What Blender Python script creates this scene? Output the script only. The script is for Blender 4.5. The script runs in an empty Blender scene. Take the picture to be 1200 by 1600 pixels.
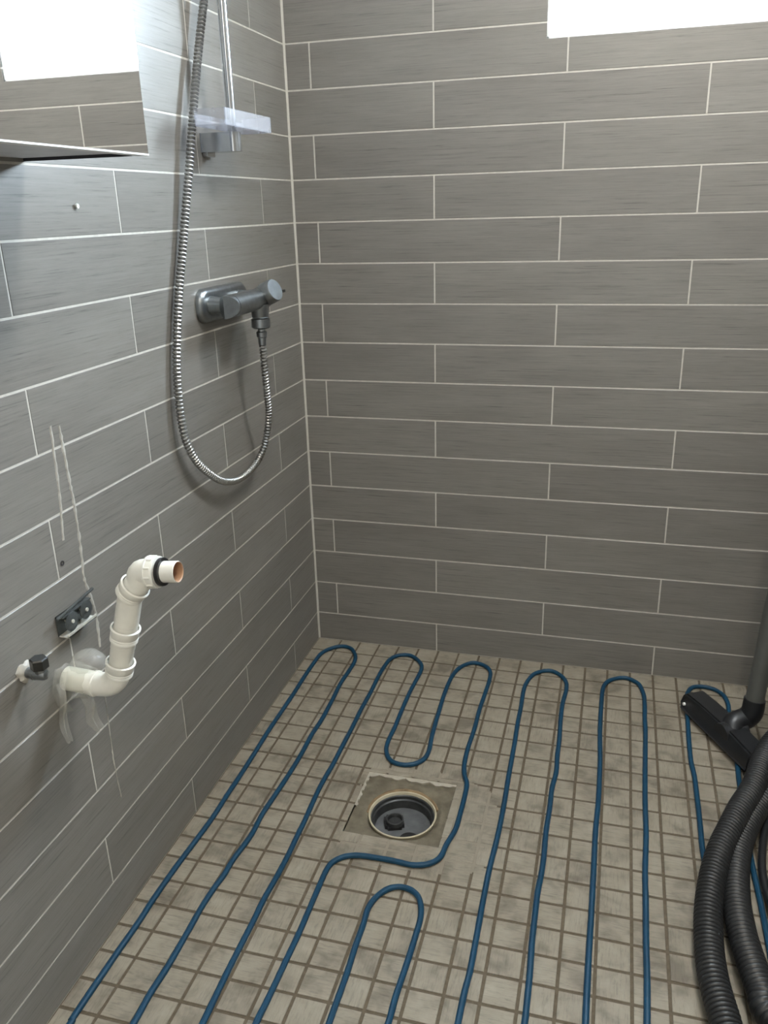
import bpy, bmesh, math, random
from mathutils import Vector, Matrix

random.seed(7)
scene = bpy.context.scene
COL = scene.collection

# ------------------------------------------------------------------ camera
F_PX = 1292.23
CAM_POS = Vector((0.81008, -2.08289, 1.2153))
CAM_R = ((0.96386461, -0.25776568, -0.06724478),
         (0.26505200, 0.90266489, 0.33903322),
         (-0.02669162, -0.34460549, 0.93836806))      # columns: right, forward, up
cam_data = bpy.data.cameras.new('camera')
cam_data.sensor_fit = 'VERTICAL'
cam_data.sensor_height = 36.0
cam_data.lens = F_PX * 36.0 / 1600.0
cam_data.clip_start = 0.02
cam = bpy.data.objects.new('camera', cam_data)
COL.objects.link(cam)
cam.matrix_world = Matrix((
    (CAM_R[0][0], CAM_R[0][2], -CAM_R[0][1], CAM_POS.x),
    (CAM_R[1][0], CAM_R[1][2], -CAM_R[1][1], CAM_POS.y),
    (CAM_R[2][0], CAM_R[2][2], -CAM_R[2][1], CAM_POS.z),
    (0, 0, 0, 1)))
scene.camera = cam

# ------------------------------------------------------------------ daylight
WIN = (0.617, 1.177, 1.555, 1.98)          # x0, x1, z0, z1 of the window opening in the back wall
ROOM_X, ROOM_Y, ROOM_Z = 1.75, -3.80, 2.42
DOOR = (0.15, 0.95, 2.02)                  # doorway in the wall behind the camera: x0, x1, top

world = bpy.data.worlds.new('overcast_sky')
scene.world = world
world.use_nodes = True
bg = world.node_tree.nodes['Background']
bg.inputs['Color'].default_value = (0.71, 0.86, 1.0, 1)
bg.inputs['Strength'].default_value = 70.0

def portal(name, loc, rot, sx, sy):
    d = bpy.data.lights.new(name, 'AREA')
    d.shape = 'RECTANGLE'; d.size = sx; d.size_y = sy
    d.cycles.is_portal = True
    o = bpy.data.objects.new(name, d); COL.objects.link(o)
    o.location = loc; o.rotation_euler = rot
    return o
portal('window_portal', ((WIN[0] + WIN[1]) / 2, 0.20, (WIN[2] + WIN[3]) / 2), (math.radians(-90), 0, 0),
       WIN[1] - WIN[0], WIN[3] - WIN[2])

scene.view_settings.view_transform = 'Standard'
scene.view_settings.look = 'None'
scene.view_settings.gamma = 1.0
scene.view_settings.use_curve_mapping = False
scene.view_settings.exposure = 1.35
scene.cycles.max_bounces = 10
scene.cycles.diffuse_bounces = 6
scene.cycles.glossy_bounces = 5
scene.cycles.transparent_max_bounces = 16
scene.cycles.sample_clamp_indirect = 6.0

# ------------------------------------------------------------------ materials
def new_mat(name):
    m = bpy.data.materials.new(name); m.use_nodes = True
    nt = m.node_tree; b = nt.nodes['Principled BSDF']
    return m, nt, b
def node(nt, kind, **kw):
    n = nt.nodes.new(kind)
    for k, v in kw.items(): setattr(n, k, v)
    return n
def ramp(nt, stops):
    r = node(nt, 'ShaderNodeValToRGB')
    els = r.color_ramp.elements
    while len(els) < len(stops): els.new(0.5)
    for e, (p, c) in zip(els, stops):
        e.position = p; e.color = (c[0], c[1], c[2], 1) if not isinstance(c, (int, float)) else (c, c, c, 1)
    return r
def simple(name, col, rough=0.5, metal=0.0, noise=None, spec=0.5, bump=0.0, bscale=60):
    """plain procedural material: base colour broken up by a little noise"""
    m, nt, b = new_mat(name)
    b.inputs['Roughness'].default_value = rough
    b.inputs['Metallic'].default_value = metal
    b.inputs['Specular IOR Level'].default_value = spec
    tc = node(nt, 'ShaderNodeTexCoord')
    nz = node(nt, 'ShaderNodeTexNoise'); nz.inputs['Scale'].default_value = noise[0] if noise else 30
    nz.inputs['Detail'].default_value = 4
    nt.links.new(tc.outputs['Object'], nz.inputs['Vector'])
    a = noise[1] if noise else 0.06
    r = ramp(nt, [(0.3, [c * (1 - a) for c in col]), (0.7, [min(1, c * (1 + a)) for c in col])])
    nt.links.new(nz.outputs['Fac'], r.inputs['Fac'])
    nt.links.new(r.outputs['Color'], b.inputs['Base Color'])
    if bump:
        nb = node(nt, 'ShaderNodeTexNoise'); nb.inputs['Scale'].default_value = bscale; nb.inputs['Detail'].default_value = 5
        nt.links.new(tc.outputs['Object'], nb.inputs['Vector'])
        bp = node(nt, 'ShaderNodeBump'); bp.inputs['Strength'].default_value = bump; bp.inputs['Distance'].default_value = 0.002
        nt.links.new(nb.outputs['Fac'], bp.inputs['Height'])
        nt.links.new(bp.outputs['Normal'], b.inputs['Normal'])
    return m

def wall_tile_material():
    m, nt, b = new_mat('wood_grain_wall_tile')
    L = nt.links
    tc = node(nt, 'ShaderNodeTexCoord'); oi = node(nt, 'ShaderNodeObjectInfo')
    mul = node(nt, 'ShaderNodeMath', operation='MULTIPLY'); mul.inputs[1].default_value = 37.0
    L.new(oi.outputs['Random'], mul.inputs[0])
    add = node(nt, 'ShaderNodeVectorMath', operation='ADD')
    L.new(tc.outputs['Object'], add.inputs[0]); L.new(mul.outputs[0], add.inputs[1])
    def grain(sx, sz, detail, rough=0.6):
        mp = node(nt, 'ShaderNodeMapping'); mp.inputs['Scale'].default_value = (sx, 1, sz)
        L.new(add.outputs[0], mp.inputs['Vector'])
        n = node(nt, 'ShaderNodeTexNoise'); n.inputs['Scale'].default_value = 1.0
        n.inputs['Detail'].default_value = detail; n.inputs['Roughness'].default_value = rough
        L.new(mp.outputs[0], n.inputs['Vector']); return n
    fine = grain(26, 900, 4, 0.7)
    mid = grain(8, 330, 5, 0.7)
    broad = grain(4, 16, 3)
    r1 = ramp(nt, [(0.25, (0.180, 0.169, 0.152)), (0.50, (0.202, 0.191, 0.173)), (0.75, (0.224, 0.212, 0.193))])
    L.new(broad.outputs['Fac'], r1.inputs['Fac'])
    r2 = ramp(nt, [(0.29, 0.34), (0.41, 0.91), (0.7, 1.12)])
    L.new(mid.outputs['Fac'], r2.inputs['Fac'])
    r3 = ramp(nt, [(0.28, 0.70), (0.45, 1.0), (0.8, 1.05)])
    L.new(fine.outputs['Fac'], r3.inputs['Fac'])
    x1 = node(nt, 'ShaderNodeMixRGB', blend_type='MULTIPLY'); x1.inputs[0].default_value = 0.75
    L.new(r1.outputs['Color'], x1.inputs[1]); L.new(r2.outputs['Color'], x1.inputs[2])
    x2 = node(nt, 'ShaderNodeMixRGB', blend_type='MULTIPLY'); x2.inputs[0].default_value = 0.6
    L.new(x1.outputs[0], x2.inputs[1]); L.new(r3.outputs['Color'], x2.inputs[2])
    # tiny tone difference from tile to tile
    tone = node(nt, 'ShaderNodeMapRange'); tone.inputs['To Min'].default_value = 0.94; tone.inputs['To Max'].default_value = 1.06
    L.new(oi.outputs['Random'], tone.inputs['Value'])
    x3 = node(nt, 'ShaderNodeVectorMath', operation='SCALE')
    L.new(x2.outputs[0], x3.inputs[0]); L.new(tone.outputs[0], x3.inputs['Scale'])
    L.new(x3.outputs[0], b.inputs['Base Color'])
    b.inputs['Roughness'].default_value = 0.33
    b.inputs['Specular IOR Level'].default_value = 0.5
    bp = node(nt, 'ShaderNodeBump'); bp.inputs['Strength'].default_value = 0.12; bp.inputs['Distance'].default_value = 0.0006
    L.new(mid.outputs['Fac'], bp.inputs['Height']); L.new(bp.outputs['Normal'], b.inputs['Normal'])
    return m

def floor_tile_material():
    m, nt, b = new_mat('mortar_smeared_mosaic_tile')
    L = nt.links
    geo = node(nt, 'ShaderNodeNewGeometry'); oi = node(nt, 'ShaderNodeObjectInfo')
    # each tile was wiped in its own direction: scratchy smears, offset by the tile's random number
    mul = node(nt, 'ShaderNodeMath', operation='MULTIPLY'); mul.inputs[1].default_value = 11.0
    L.new(oi.outputs['Random'], mul.inputs[0])
    def n_at(scale, sx, sy, detail, rough, rnd=False, rot=0.0):
        mp = node(nt, 'ShaderNodeMapping'); mp.inputs['Scale'].default_value = (sx, sy, 1); mp.inputs['Rotation'].default_value = (0, 0, rot)
        src = geo.outputs['Position']
        if rnd:
            ad = node(nt, 'ShaderNodeVectorMath', operation='ADD'); L.new(src, ad.inputs[0]); L.new(mul.outputs[0], ad.inputs[1]); src = ad.outputs[0]
        L.new(src, mp.inputs['Vector'])
        n = node(nt, 'ShaderNodeTexNoise'); n.inputs['Scale'].default_value = scale; n.inputs['Detail'].default_value = detail
        n.inputs['Roughness'].default_value = rough; n.inputs['Distortion'].default_value = 0.4
        L.new(mp.outputs[0], n.inputs['Vector']); return n
    patch = n_at(9, 1, 1.3, 4, 0.6)
    tile = n_at(26, 1, 1, 3, 0.5, True)
    scr1 = n_at(30, 1, 9, 5, 0.75, True, 0.12)
    scr2 = n_at(30, 9, 1, 5, 0.75, True, -0.1)
    base = ramp(nt, [(0.36, (0.150, 0.128, 0.096)), (0.49, (0.240, 0.211, 0.163)), (0.66, (0.292, 0.260, 0.204))])
    mixn = node(nt, 'ShaderNodeMath', operation='ADD'); L.new(patch.outputs['Fac'], mixn.inputs[0]); L.new(tile.outputs['Fac'], mixn.inputs[1])
    half = node(nt, 'ShaderNodeMath', operation='MULTIPLY'); half.inputs[1].default_value = 0.5
    L.new(mixn.outputs[0], half.inputs[0]); L.new(half.outputs[0], base.inputs['Fac'])
    s1 = ramp(nt, [(0.34, 0.66), (0.47, 1.0), (0.70, 1.14)]); L.new(scr1.outputs['Fac'], s1.inputs['Fac'])
    s2 = ramp(nt, [(0.34, 0.70), (0.47, 1.0), (0.70, 1.12)]); L.new(scr2.outputs['Fac'], s2.inputs['Fac'])
    pick = node(nt, 'ShaderNodeMath', operation='GREATER_THAN'); pick.inputs[1].default_value = 0.5
    L.new(oi.outputs['Random'], pick.inputs[0])
    sw = node(nt, 'ShaderNodeMixRGB'); L.new(pick.outputs[0], sw.inputs[0])
    L.new(s1.outputs['Color'], sw.inputs[1]); L.new(s2.outputs['Color'], sw.inputs[2])
    x2 = node(nt, 'ShaderNodeMixRGB', blend_type='MULTIPLY'); x2.inputs[0].default_value = 0.8
    L.new(base.outputs['Color'], x2.inputs[1]); L.new(sw.outputs[0], x2.inputs[2])
    L.new(x2.outputs[0], b.inputs['Base Color'])
    b.inputs['Roughness'].default_value = 0.62
    b.inputs['Specular IOR Level'].default_value = 0.35
    bp = node(nt, 'ShaderNodeBump'); bp.inputs['Strength'].default_value = 0.2; bp.inputs['Distance'].default_value = 0.0006
    L.new(scr1.outputs['Fac'], bp.inputs['Height']); L.new(bp.outputs['Normal'], b.inputs['Normal'])
    return m

def thin_clear(name, tint, density, rough, gloss=0.5):
    """clear or milky sheet: part see-through, part milky, with a glossy surface"""
    m, nt, b = new_mat(name)
    L = nt.links
    out = nt.nodes['Material Output']
    tr = node(nt, 'ShaderNodeBsdfTransparent'); tr.inputs[0].default_value = (*tint, 1)
    b.inputs['Base Color'].default_value = (*tint, 1); b.inputs['Roughness'].default_value = rough
    b.inputs['Specular IOR Level'].default_value = gloss
    mix = node(nt, 'ShaderNodeMixShader')
    tc = node(nt, 'ShaderNodeTexCoord'); nz = node(nt, 'ShaderNodeTexNoise'); nz.inputs['Scale'].default_value = 40
    L.new(tc.outputs['Object'], nz.inputs['Vector'])
    r = ramp(nt, [(0.3, max(0, density * 0.75)), (0.7, min(1, density * 1.25))]); L.new(nz.outputs['Fac'], r.inputs['Fac'])
    L.new(r.outputs['Color'], mix.inputs[0]); L.new(tr.outputs[0], mix.inputs[1]); L.new(b.outputs[0], mix.inputs[2])
    L.new(mix.outputs[0], out.inputs['Surface'])
    return m

M = {}
M['wall_tile'] = wall_tile_material()
M['floor_tile'] = floor_tile_material()
M['wall_grout'] = simple('pale_wall_grout', (0.53, 0.505, 0.455), 0.85, noise=(80, 0.08))
M['floor_grout'] = simple('brown_floor_grout', (0.100, 0.079, 0.051), 0.9, noise=(120, 0.18), bump=0.4)
M['silicone'] = simple('grey_white_silicone', (0.50, 0.48, 0.43), 0.4)
M['residue'] = simple('old_silicone_residue', (0.44, 0.42, 0.375), 0.55, noise=(150, 0.12))
M['filler'] = simple('beige_floor_filler', (0.240, 0.212, 0.165), 0.7, noise=(25, 0.07), spec=0.3)
M['screed'] = simple('grey_drain_mortar', (0.135, 0.117, 0.083), 0.85, noise=(45, 0.28), bump=0.6, bscale=90, spec=0.3)
M['adhesive'] = simple('white_tile_adhesive', (0.36, 0.33, 0.27), 0.8, noise=(60, 0.1), bump=0.5)
M['rust'] = simple('brown_stained_mortar', (0.20, 0.135, 0.07), 0.8, noise=(50, 0.3), bump=0.6)
M['ring'] = simple('yellowed_cream_plastic', (0.47, 0.42, 0.30), 0.45, noise=(40, 0.12))
M['cup'] = simple('black_drain_plastic', (0.035, 0.037, 0.038), 0.32, noise=(60, 0.3))
M['cup_floor'] = simple('dusty_drain_plastic', (0.10, 0.105, 0.108), 0.35, noise=(40, 0.25))
M['plug'] = simple('black_rubber_plug', (0.012, 0.012, 0.013), 0.35)
M['cable'] = simple('blue_cable_sheath', (0.0038, 0.045, 0.090), 0.5, noise=(90, 0.12), spec=0.35)
M['chrome'] = simple('brushed_chrome', (0.56, 0.57, 0.58), 0.2, 1.0, noise=(40, 0.06))
M['chrome_dull'] = simple('limescaled_chrome', (0.31, 0.33, 0.34), 0.34, 1.0, noise=(60, 0.12))
M['hose_metal'] = simple('ribbed_steel_hose', (0.40, 0.40, 0.39), 0.28, 1.0)
M['steel'] = simple('zinc_steel', (0.78, 0.77, 0.70), 0.35, 0.45, noise=(50, 0.1))
M['dark_steel'] = simple('dark_zinc_washer', (0.10, 0.11, 0.11), 0.5, 0.6, noise=(90, 0.15))
M['black_plastic'] = simple('black_plastic', (0.014, 0.015, 0.017), 0.36)
M['black_cap'] = simple('black_hex_cap', (0.016, 0.016, 0.014), 0.4)
M['vac_hose'] = simple('black_ribbed_hose', (0.018, 0.019, 0.020), 0.42)
M['wand'] = simple('dark_grey_tube', (0.085, 0.087, 0.080), 0.4)
M['white_pipe'] = simple('white_pipe_plastic', (0.88, 0.875, 0.81), 0.35)
M['grey_pipe'] = simple('off_white_pipe_plastic', (0.84, 0.83, 0.76), 0.4)
M['pipe_inside'] = simple('orange_copper_inside', (0.42, 0.25, 0.15), 0.5)
M['white_dot'] = simple('white_plastic', (0.85, 0.85, 0.83), 0.4)
M['paint'] = simple('white_paint', (0.80, 0.80, 0.78), 0.6)
M['window_frame'] = simple('white_window_frame', (0.85, 0.85, 0.85), 0.4)
M['cabinet'] = simple('grey_cabinet_board', (0.66, 0.67, 0.70), 0.45)
M['dark_edge'] = simple('dark_cabinet_edge', (0.03, 0.03, 0.035), 0.5)
M['film'] = thin_clear('clear_plastic_film', (0.93, 0.93, 0.90), 0.18, 0.22, 0.8)
M['frost'] = thin_clear('frosted_soap_dish_plastic', (0.86, 0.87, 0.90), 0.20, 0.35, 0.5)
M['glass'] = thin_clear('window_glass', (1.0, 1.0, 1.0), 0.04, 0.02, 1.0)
mm, nt, b = new_mat('mirror_silver')
b.inputs['Metallic'].default_value = 1.0; b.inputs['Roughness'].default_value = 0.012
b.inputs['Base Color'].default_value = (0.93, 0.94, 0.94, 1)
M['mirror'] = mm
for key, power, tint in (('lamp', 41.0, (1.0, 0.985, 0.95)), ('fill_lamp_door', 54.0, (1.0, 0.90, 0.76))):  # glow of the two fill lamps added on the ceiling
    mm, nt, b = new_mat('fill_lamp_diffuser')
    b.inputs['Base Color'].default_value = (0.9, 0.89, 0.86, 1)
    b.inputs['Emission Color'].default_value = (*tint, 1)
    b.inputs['Emission Strength'].default_value = power
    M[key] = mm

# ------------------------------------------------------------------ mesh helpers
class G:
    """collects vertices and faces, then becomes one mesh object"""
    def __init__(self): self.v = []; self.f = []
    def add(self, vs, fs):
        o = len(self.v); self.v += [tuple(p) for p in vs]; self.f += [tuple(i + o for i in q) for q in fs]; return self
    def box(self, lo, hi, c=0.0):
        """axis-aligned box, optionally with chamfered edges"""
        x0, y0, z0 = lo; x1, y1, z1 = hi
        if c <= 0:
            vs = [(x, y, z) for z in (z0, z1) for y in (y0, y1) for x in (x0, x1)]
            return self.add(vs, [(0, 2, 3, 1), (4, 5, 7, 6), (0, 1, 5, 4), (2, 6, 7, 3), (0, 4, 6, 2), (1, 3, 7, 5)])
        bm = bmesh.new(); bmesh.ops.create_cube(bm, size=1)
        for q in bm.verts: q.co = Vector(((x0 + x1) / 2 + q.co.x * (x1 - x0), (y0 + y1) / 2 + q.co.y * (y1 - y0), (z0 + z1) / 2 + q.co.z * (z1 - z0)))
        bmesh.ops.bevel(bm, geom=bm.edges[:], offset=c, segments=2, affect='EDGES', profile=0.6)
        return self.bm(bm)
    def bm(self, bm):
        bm.verts.index_update()
        self.add([q.co[:] for q in bm.verts], [[q.index for q in f.verts] for f in bm.faces]); bm.free(); return self
    def lathe(self, origin, axis, prof, n=24, caps=(True, True), up=None):
        """prof: list of (distance along the axis, radius)"""
        a = Vector(axis).normalized(); o = Vector(origin)
        t = Vector(up) if up else (Vector((0, 0, 1)) if abs(a.z) < 0.9 else Vector((1, 0, 0)))
        e1 = a.cross(t).normalized(); e2 = a.cross(e1).normalized()
        vs = []; fs = []
        for d, r in prof:
            for i in range(n):
                th = 2 * math.pi * i / n
                vs.append(o + a * d + (e1 * math.cos(th) + e2 * math.sin(th)) * r)
        for k in range(len(prof) - 1):
            for i in range(n):
                j = (i + 1) % n
                fs.append((k * n + i, k * n + j, (k + 1) * n + j, (k + 1) * n + i))
        if caps[0]: fs.append(tuple(range(n - 1, -1, -1)))
        if caps[1]: fs.append(tuple((len(prof) - 1) * n + i for i in range(n)))
        return self.add(vs, fs)
    def tube(self, pts, rad, n=12, caps=True):
        """sweep a circle along pts; rad is a number or a list"""
        pts = [Vector(p) for p in pts]; N = len(pts)
        rads = rad if isinstance(rad, (list, tuple)) else [rad] * N
        tan = []
        for i in range(N):
            d = pts[min(i + 1, N - 1)] - pts[max(i - 1, 0)]
            tan.append(d.normalized())
        t0 = tan[0]; ref = Vector((0, 0, 1)) if abs(t0.z) < 0.9 else Vector((1, 0, 0))
        e = t0.cross(ref).normalized()
        vs = []; fs = []
        for i in range(N):
            t = tan[i]
            e = (e - t * e.dot(t)).normalized(); g = t.cross(e)
            for k in range(n):
                th = 2 * math.pi * k / n
                vs.append(pts[i] + (e * math.cos(th) + g * math.sin(th)) * rads[i])
        for i in range(N - 1):
            for k in range(n):
                j = (k + 1) % n
                fs.append((i * n + k, i * n + j, (i + 1) * n + j, (i + 1) * n + k))
        if caps:
            fs.append(tuple(range(n - 1, -1, -1))); fs.append(tuple((N - 1) * n + k for k in range(n)))
        return self.add(vs, fs)
    def prism(self, poly, z0, z1):
        n = len(poly)
        vs = [(x, y, z0) for x, y in poly] + [(x, y, z1) for x, y in poly]
        fs = [tuple(range(n - 1, -1, -1)), tuple(range(n, 2 * n))]
        fs += [(i, (i + 1) % n, n + (i + 1) % n, n + i) for i in range(n)]
        return self.add(vs, fs)

def smooth_path(pts, step):
    """Catmull-Rom through pts, resampled at an even step"""
    P = [Vector(p) for p in pts]; P = [P[0] * 2 - P[1]] + P + [P[-1] * 2 - P[-2]]
    dense = []
    for i in range(1, len(P) - 2):
        a, b, c, d = P[i - 1:i + 3]
        for k in range(16):
            t = k / 16
            dense.append(0.5 * ((2 * b) + (c - a) * t + (2 * a - 5 * b + 4 * c - d) * t * t + (3 * b - a - 3 * c + d) * t ** 3))
    dense.append(P[-2])
    out = [dense[0]]; acc = 0.0
    for i in range(1, len(dense)):
        seg = (dense[i] - dense[i - 1]).length; s = step - acc
        while s <= seg:
            out.append(dense[i - 1].lerp(dense[i], s / seg)); s += step
        acc = seg - (s - step)
    return out

def base_of(o):
    p = Vector((0, 0, 0))
    while o is not None:
        p += o.location; o = o.parent
    return p

def mesh(name, g, mat, parent=None, smooth=False, sharp=35):
    """link the collected geometry (world coordinates) as one object"""
    off = base_of(parent) if parent else Vector((0, 0, 0))
    me = bpy.data.meshes.new(name)
    me.from_pydata([tuple(Vector(p) - off) for p in g.v], [], g.f)
    me.materials.append(M[mat] if isinstance(mat, str) else mat)
    bm = bmesh.new(); bm.from_mesh(me); bmesh.ops.recalc_face_normals(bm, faces=bm.faces[:])
    if smooth:
        for f in bm.faces: f.smooth = True
        lim = math.radians(sharp)
        for e in bm.edges:
            if len(e.link_faces) == 2 and e.calc_face_angle(0) > lim: e.smooth = False
    bm.to_mesh(me); bm.free()
    o = bpy.data.objects.new(name, me); COL.objects.link(o)
    if parent: o.parent = parent
    return o

def thing(name, loc, label, cat, group=None):
    o = bpy.data.objects.new(name, None); COL.objects.link(o)
    o.empty_display_size = 0.05; o.location = loc
    o['label'] = label; o['category'] = cat
    if group: o['group'] = group
    return o
def structure(o, label, cat):
    o['kind'] = 'structure'; o['label'] = label; o['category'] = cat; return o

def to_px(p):
    d = Vector(p) - CAM_POS
    x = sum(CAM_R[i][0] * d[i] for i in range(3)); y = sum(CAM_R[i][1] * d[i] for i in range(3)); z = sum(CAM_R[i][2] * d[i] for i in range(3))
    if y < 0.05: return None
    return 600 + F_PX * x / y, 800 - F_PX * z / y
def area_in_view(corners):
    """rough size in the picture of a flat piece (0 when it falls outside)"""
    q = [to_px(c) for c in corners]
    if any(a is None for a in q): return 0
    if max(a[0] for a in q) < 2 or min(a[0] for a in q) > 1198 or max(a[1] for a in q) < 2 or min(a[1] for a in q) > 1598: return 0
    s = 0
    for i in range(len(q)):
        a, c = q[i], q[(i + 1) % len(q)]; s += a[0] * c[1] - c[0] * a[1]
    return abs(s) / 2

# ------------------------------------------------------------------ tiled surfaces
def tile_geo(poly, thick=0.009, ch=0.0007):
    """a flat piece with the outline poly (local x, z), its face at local y = 0 and its back at y = thick"""
    n = len(poly); inset = []
    for i in range(n):                                  # inset every corner along both its edges
        p = Vector(poly[i]); a = (Vector(poly[i - 1]) - p).normalized(); c = (Vector(poly[(i + 1) % n]) - p).normalized()
        conv = a.cross(c) < 0
        inset.append(p + (a + c) * (ch if conv else -ch))
    vs = [(x, thick, z) for x, z in poly] + [(x, ch, z) for x, z in poly] + [(x, 0, z) for x, z in inset]
    fs = [tuple(range(n - 1, -1, -1)), tuple(range(2 * n, 3 * n))]
    for k in (0, 1):
        fs += [(k * n + i, k * n + (i + 1) % n, (k + 1) * n + (i + 1) % n, (k + 1) * n + i) for i in range(n)]
    return vs, fs
_tile_cache = {}
def tile_mesh(poly, mat, ch):
    key = (mat,) + tuple((round(x, 4), round(z, 4)) for x, z in poly)
    if key not in _tile_cache:
        g = G(); g.add(*tile_geo(poly, ch=ch))
        me = bpy.data.meshes.new('tile'); me.from_pydata(g.v, [], g.f); me.materials.append(M[mat])
        bm = bmesh.new(); bm.from_mesh(me); bmesh.ops.recalc_face_normals(bm, faces=bm.faces[:]); bm.to_mesh(me); bm.free()
        _tile_cache[key] = me
    return _tile_cache[key]
def minus(r, h):
    """outline of rectangle r = (a0, a1, b0, b1) less rectangle h, as a list of outlines"""
    a0, a1, b0, b1 = r
    if h is None or a1 <= h[0] or a0 >= h[1] or b1 <= h[2] or b0 >= h[3]:
        return [[(a0, b0), (a1, b0), (a1, b1), (a0, b1)]]
    L_, R_ = a0 < h[0], a1 > h[1]; D_, U_ = b0 < h[2], b1 > h[3]
    rect = lambda p, q, s, t: [(p, s), (q, s), (q, t), (p, t)]
    if not (D_ or U_):
        out = []
        if L_: out.append(rect(a0, h[0], b0, b1))
        if R_: out.append(rect(h[1], a1, b0, b1))
        return out
    if not (L_ or R_):
        out = []
        if D_: out.append(rect(a0, a1, b0, h[2]))
        if U_: out.append(rect(a0, a1, h[3], b1))
        return out
    if L_ and D_ and not R_: return [[(a0, b0), (a1, b0), (a1, h[2]), (h[0], h[2]), (h[0], b1), (a0, b1)]]
    if R_ and D_ and not L_: return [[(a0, b0), (a1, b0), (a1, b1), (h[1], b1), (h[1], h[2]), (a0, h[2])]]
    if L_ and U_ and not R_: return [[(a0, b0), (h[0], b0), (h[0], h[3]), (a1, h[3]), (a1, b1), (a0, b1)]]
    if R_ and U_ and not L_: return [[(h[1], b0), (a1, b0), (a1, b1), (a0, b1), (a0, h[3]), (h[1], h[3])]]
    if D_: return [[(a0, b0), (a1, b0), (a1, b1), (h[1], b1), (h[1], h[2]), (h[0], h[2]), (h[0], b1), (a0, b1)]]
    return [[(a0, b0), (h[0], b0), (h[0], h[3]), (h[1], h[3]), (h[1], b0), (a1, b0), (a1, b1), (a0, b1)]]
def lay_tiles(parent, rects, origin, rot, hole, mat, ch, limit=300, jitter=0.0):
    """rects in the surface's own (local x, local z); the largest in view become parts, the others one joined part"""
    Rm = rot.to_matrix(); O = Vector(origin); pieces = []
    for r in rects:
        for poly in minus(r, hole):
            xs = [p[0] for p in poly]; zs = [p[1] for p in poly]
            if max(xs) - min(xs) < 0.002 or max(zs) - min(zs) < 0.002: continue
            A = area_in_view([O + Rm @ Vector((x, 0, z)) for x, z in poly]); pieces.append((A, poly))
    pieces.sort(key=lambda q: -q[0])
    rest = G()
    for i, (A, poly) in enumerate(pieces):
        if A > 0 and i < limit:
            cx = (min(p[0] for p in poly) + max(p[0] for p in poly)) / 2; cz = (min(p[1] for p in poly) + max(p[1] for p in poly)) / 2
            o = bpy.data.objects.new('tile', tile_mesh([(x - cx, z - cz) for x, z in poly], mat, ch))
            COL.objects.link(o)
            o.location = O + Rm @ Vector((cx, random.uniform(-jitter, jitter), cz)); o.rotation_euler = rot; o.parent = parent
        else:
            rest.add(*tile_geo(poly, ch=ch))
    if rest.v:
        me = bpy.data.meshes.new('tile_field'); me.from_pydata(rest.v, [], rest.f); me.materials.append(M[mat])
        bm = bmesh.new(); bm.from_mesh(me); bmesh.ops.recalc_face_normals(bm, faces=bm.faces[:]); bm.to_mesh(me); bm.free()
        o = bpy.data.objects.new('tile_field', me); COL.objects.link(o)
        o.location = O; o.rotation_euler = rot; o.parent = parent; o['kind'] = 'stuff'

# ================================================================== THE SETTING
GR = 0.0006                                   # grout lies this far behind the tile faces
ROW1 = 0.0867                                 # height of the first full joint above the floor
def zline(n): return 0.0 if n <= 0 else ROW1 + 0.1 * (n - 1)
def wall_rects(a_from, a_to, off_even, off_odd, z_top, jw=0.0036):
    out = []; n = 0
    while zline(n) < z_top - 0.01:
        z0, z1 = zline(n), min(zline(n + 1), z_top)
        off = off_even if n % 2 == 0 else off_odd
        k = math.floor((a_from - off) / 0.6) - 1
        cuts = [a_from]
        while off + 0.6 * k < a_to:
            c = off + 0.6 * k
            if c > a_from + 0.004 and c < a_to - 0.004: cuts.append(c)
            k += 1
        cuts.append(a_to)
        for i in range(len(cuts) - 1):
            l = cuts[i] + (jw / 2 if i else 0.003); r = cuts[i + 1] - (jw / 2 if i + 2 < len(cuts) else 0.003)
            out.append((l, r, z0 + (jw / 2 if n else 0.0003), z1 - jw / 2))
        n += 1
    return out
from mathutils import Euler
WX0, WX1, WZ0, WZ1 = WIN

# wall with the window
g = G()
g.box((-0.25, GR, -0.25), (WX0, 0.25, ROOM_Z + 0.2)).box((WX1, GR, -0.25), (ROOM_X + 0.25, 0.25, ROOM_Z + 0.2))
g.box((WX0, GR, -0.25), (WX1, 0.25, WZ0)).box((WX0, GR, WZ1), (WX1, 0.25, ROOM_Z + 0.2))
wall_back = structure(mesh('wall_back', g, 'wall_grout'), 'grey wood-grain tiled shower wall below the bright window', 'wall')
lay_tiles(wall_back, wall_rects(0, ROOM_X, 0.363, 0.064, ROOM_Z), (0, 0, 0), Euler((0, 0, 0)), (WX0, WX1, WZ0, WZ1), 'wall_tile', 0.0004)
# wall with the mixer
g = G().box((-0.25, ROOM_Y - 0.25, -0.25), (-GR, 0.25, ROOM_Z + 0.2))
wall_left = structure(mesh('wall_left', g, 'wall_grout'), 'grey wood-grain tiled wall behind the mixer and mirror cabinet', 'wall')
lay_tiles(wall_left, wall_rects(ROOM_Y, 0, -0.193, -0.492, ROOM_Z), (0, 0, 0), Euler((0, 0, math.pi / 2)), None, 'wall_tile', 0.0004)
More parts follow.
